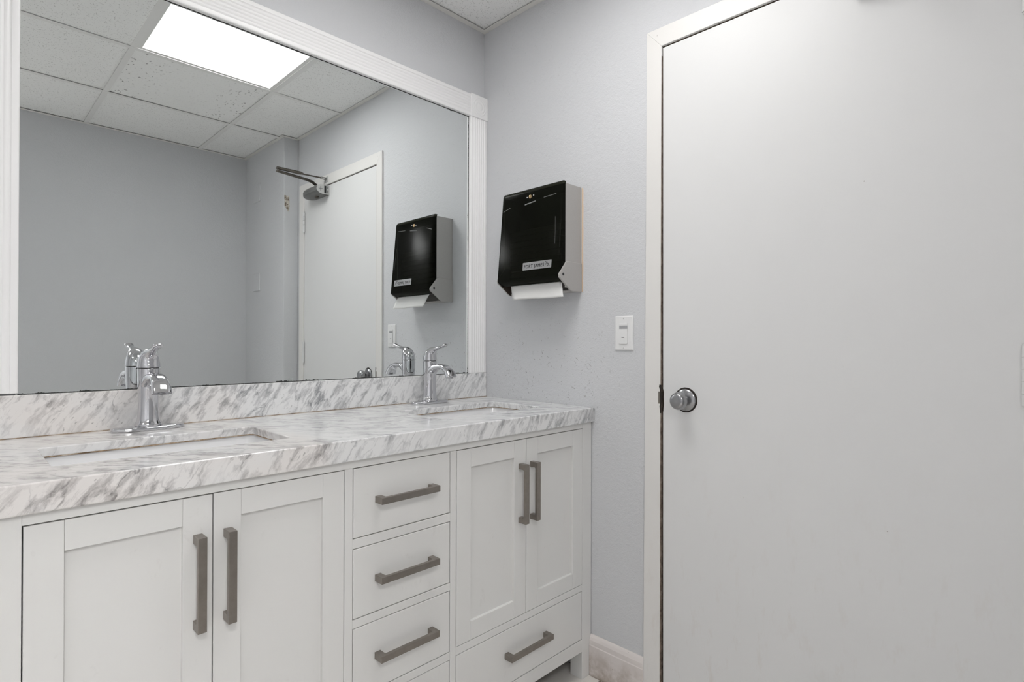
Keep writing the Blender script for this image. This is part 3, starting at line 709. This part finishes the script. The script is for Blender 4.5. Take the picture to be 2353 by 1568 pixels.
def stroke(u0, v0, u1, v1, w0, w1):
    L = math.hypot(u1-u0, v1-v0); nu, nv = -(v1-v0)/L, (u1-u0)/L
    loft(bm, [[lab(u+nu*w_*s_, v+nv*w_*s_, d) for s_, d in ((-1, .0010), (-1, .0015), (1, .0015), (1, .0010))] for u, v, w_ in ((u0, v0, w0), (u1, v1, w1))])
for du, dv in ((0, 0), (.0090, -.0062)):
    stroke(.0405+du, .0094+dv, .0440+du, .0062+dv, .0013, .0009)
    stroke(.0480+du, .0100+dv, .0420+du, -.0010+dv, .0005, .0009)
    stroke(.0395+du, -.0018+dv, .0415+du, -.0012+dv, .0010, .0008)
stroke(.0555, -.0048, .0600, -.0078, .0007, .0009)
build('emblem', bm, INK, lb)
# towels inside and the sheet that hangs out
bm = BM()
for i in range(9):
    z = 1.362+i*.022; box(bm, -.083+.0015*(i % 3), -.010, -.488, -.236-.001*(i % 2), z, z+.0205)
tw = build('paper_towel_stack', bm, PAPER, bevel=.003, origin=(-.05, -.362, 1.362)); tag(tw, 'stack of folded white paper towels inside the smoked dispenser', 'paper towels')
bm = BM(); rows = []
for i in range(9):
    t_ = i/8; z = 1.3575-.059*t_; x = -.0930-.0145*math.sin(t_*1.3)-.003*t_
    rows.append([(x+.0008*math.sin(j*1.3), -.2515-.0275*t_**.8-(.2425-.004*t_)*j/16, z+.0012*math.sin(j*.4)-(.0006*j if 0 else 0)) for j in range(17)])
loft(bm, rows, closed=False); sh = build('paper_towel', bm, PAPER, smooth=True, origin=(-.10, -.37, 1.33)); so_ = sh.modifiers.new('s', 'SOLIDIFY'); so_.thickness = .0008
tag(sh, 'single white paper towel sheet hanging out under the black dispenser', 'paper towel')

# ------------------------------------------------------------------ occupancy sensor switch
py0, py1, pz0, pz1 = -.6535, -.7240, 1.1180, 1.2325
sw = thing('light_switch', (0, (py0+py1)/2, (pz0+pz1)/2), 'white occupancy sensor light switch plate between dispenser and door', 'light switch')
bm = BM(); yc, zc_ = (py0+py1)/2, (pz0+pz1)/2
def rr2(hy, hz, x): return [(x, yc+a, zc_+b) for a, b in rrect(-hy, hy, -hz, hz, .003, 3)]
hy, hz = .03525, .05725
loft(bm, [rr2(hy, hz, -.0006), rr2(hy, hz, -.0025), rr2(hy-.0035, hz-.0035, -.0060), rr2(hy-.006, hz-.006, -.0062)])
wpz = build('wall_plate', bm, PLATE, sw, smooth=25)
bm = BM(); box(bm, -.0075, -.0060, yc-.0165, yc+.0165, zc_-.0335, zc_+.0335); sb = build('sensor_body', bm, PLATE, sw, bevel=.0007)
bm = BM(); box(bm, -.0079, -.0074, yc-.0155, yc+.0155, zc_+.0140, zc_+.0245); build('sensor_lens', bm, LENS, sw, label='grey sensor window')
bm = BM(); box(bm, -.0082, -.0070, yc-.0162, yc+.0162, zc_+.0258, zc_+.0320); build('sensor_brow', bm, PLATE, sb, bevel=.0006)
bm = BM(); prism(bm, [(yc-.0155, zc_+.0125), (yc+.0160, zc_+.0125), (yc+.0160, zc_-.0345), (yc+.012, zc_-.0360), (yc-.0140, zc_-.0360), (yc-.0160, zc_-.0335)], 'x', -.0098, -.0070); bt = build('push_button', bm, PLATE, sw, bevel=.0008)
bm = BM(); box(bm, -.0101, -.0097, yc-.0050, yc+.0052, zc_-.0155, zc_-.0130); build('indicator_slot', bm, SLOT, bt)
bm = BM(); box(bm, -.0106, -.0097, yc-.0105, yc+.0105, zc_-.0265, zc_-.0255); build('button_ridge', bm, PLATE, bt)
for zz in (zc_+.0485, zc_-.0485):
    bm = BM(); loft(bm, [circ((x, yc, zz), q, 'x', 18) for x, q in ((-.0060, .0032), (-.0068, .0030), (-.0072, .0018))]); s_ = build('screw', bm, PLATE, sw, smooth=True)
    bm = BM(); box(bm, -.0074, -.0071, yc-.0004, yc+.0004, zz-.0020, zz+.0020); build('screw_slot', bm, SLOT, s_)

# blank plates on the pillar (seen in the mirror)
def blank(zc_, label):
    yc = -2.195; r = thing('blank_wall_plate', (PX, yc, zc_), label, 'wall plate', 'blank cover plates on the pillar')
    bm = BM(); hy, hz = .0575, .060
    def q(hy, hz, x): return [(x, yc+a, zc_+b) for a, b in rrect(-hy, hy, -hz, hz, .003, 3)]
    loft(bm, [q(hy, hz, PX-.0006), q(hy, hz, PX-.0040), q(hy-.003, hz-.003, PX-.0070)]); build('plate', bm, WALL, r, smooth=25)
    for dz in (.042, -.042): bm = BM(); cyl(bm, (PX-.0068, yc, zc_+dz), (PX-.0078, yc, zc_+dz), .0030, 'x', 14); build('screw', bm, WALL, r)
blank(2.155, 'upper grey painted blank cover plate reflected beside the door closer')
blank(1.548, 'lower grey painted blank cover plate reflected left of the white door')
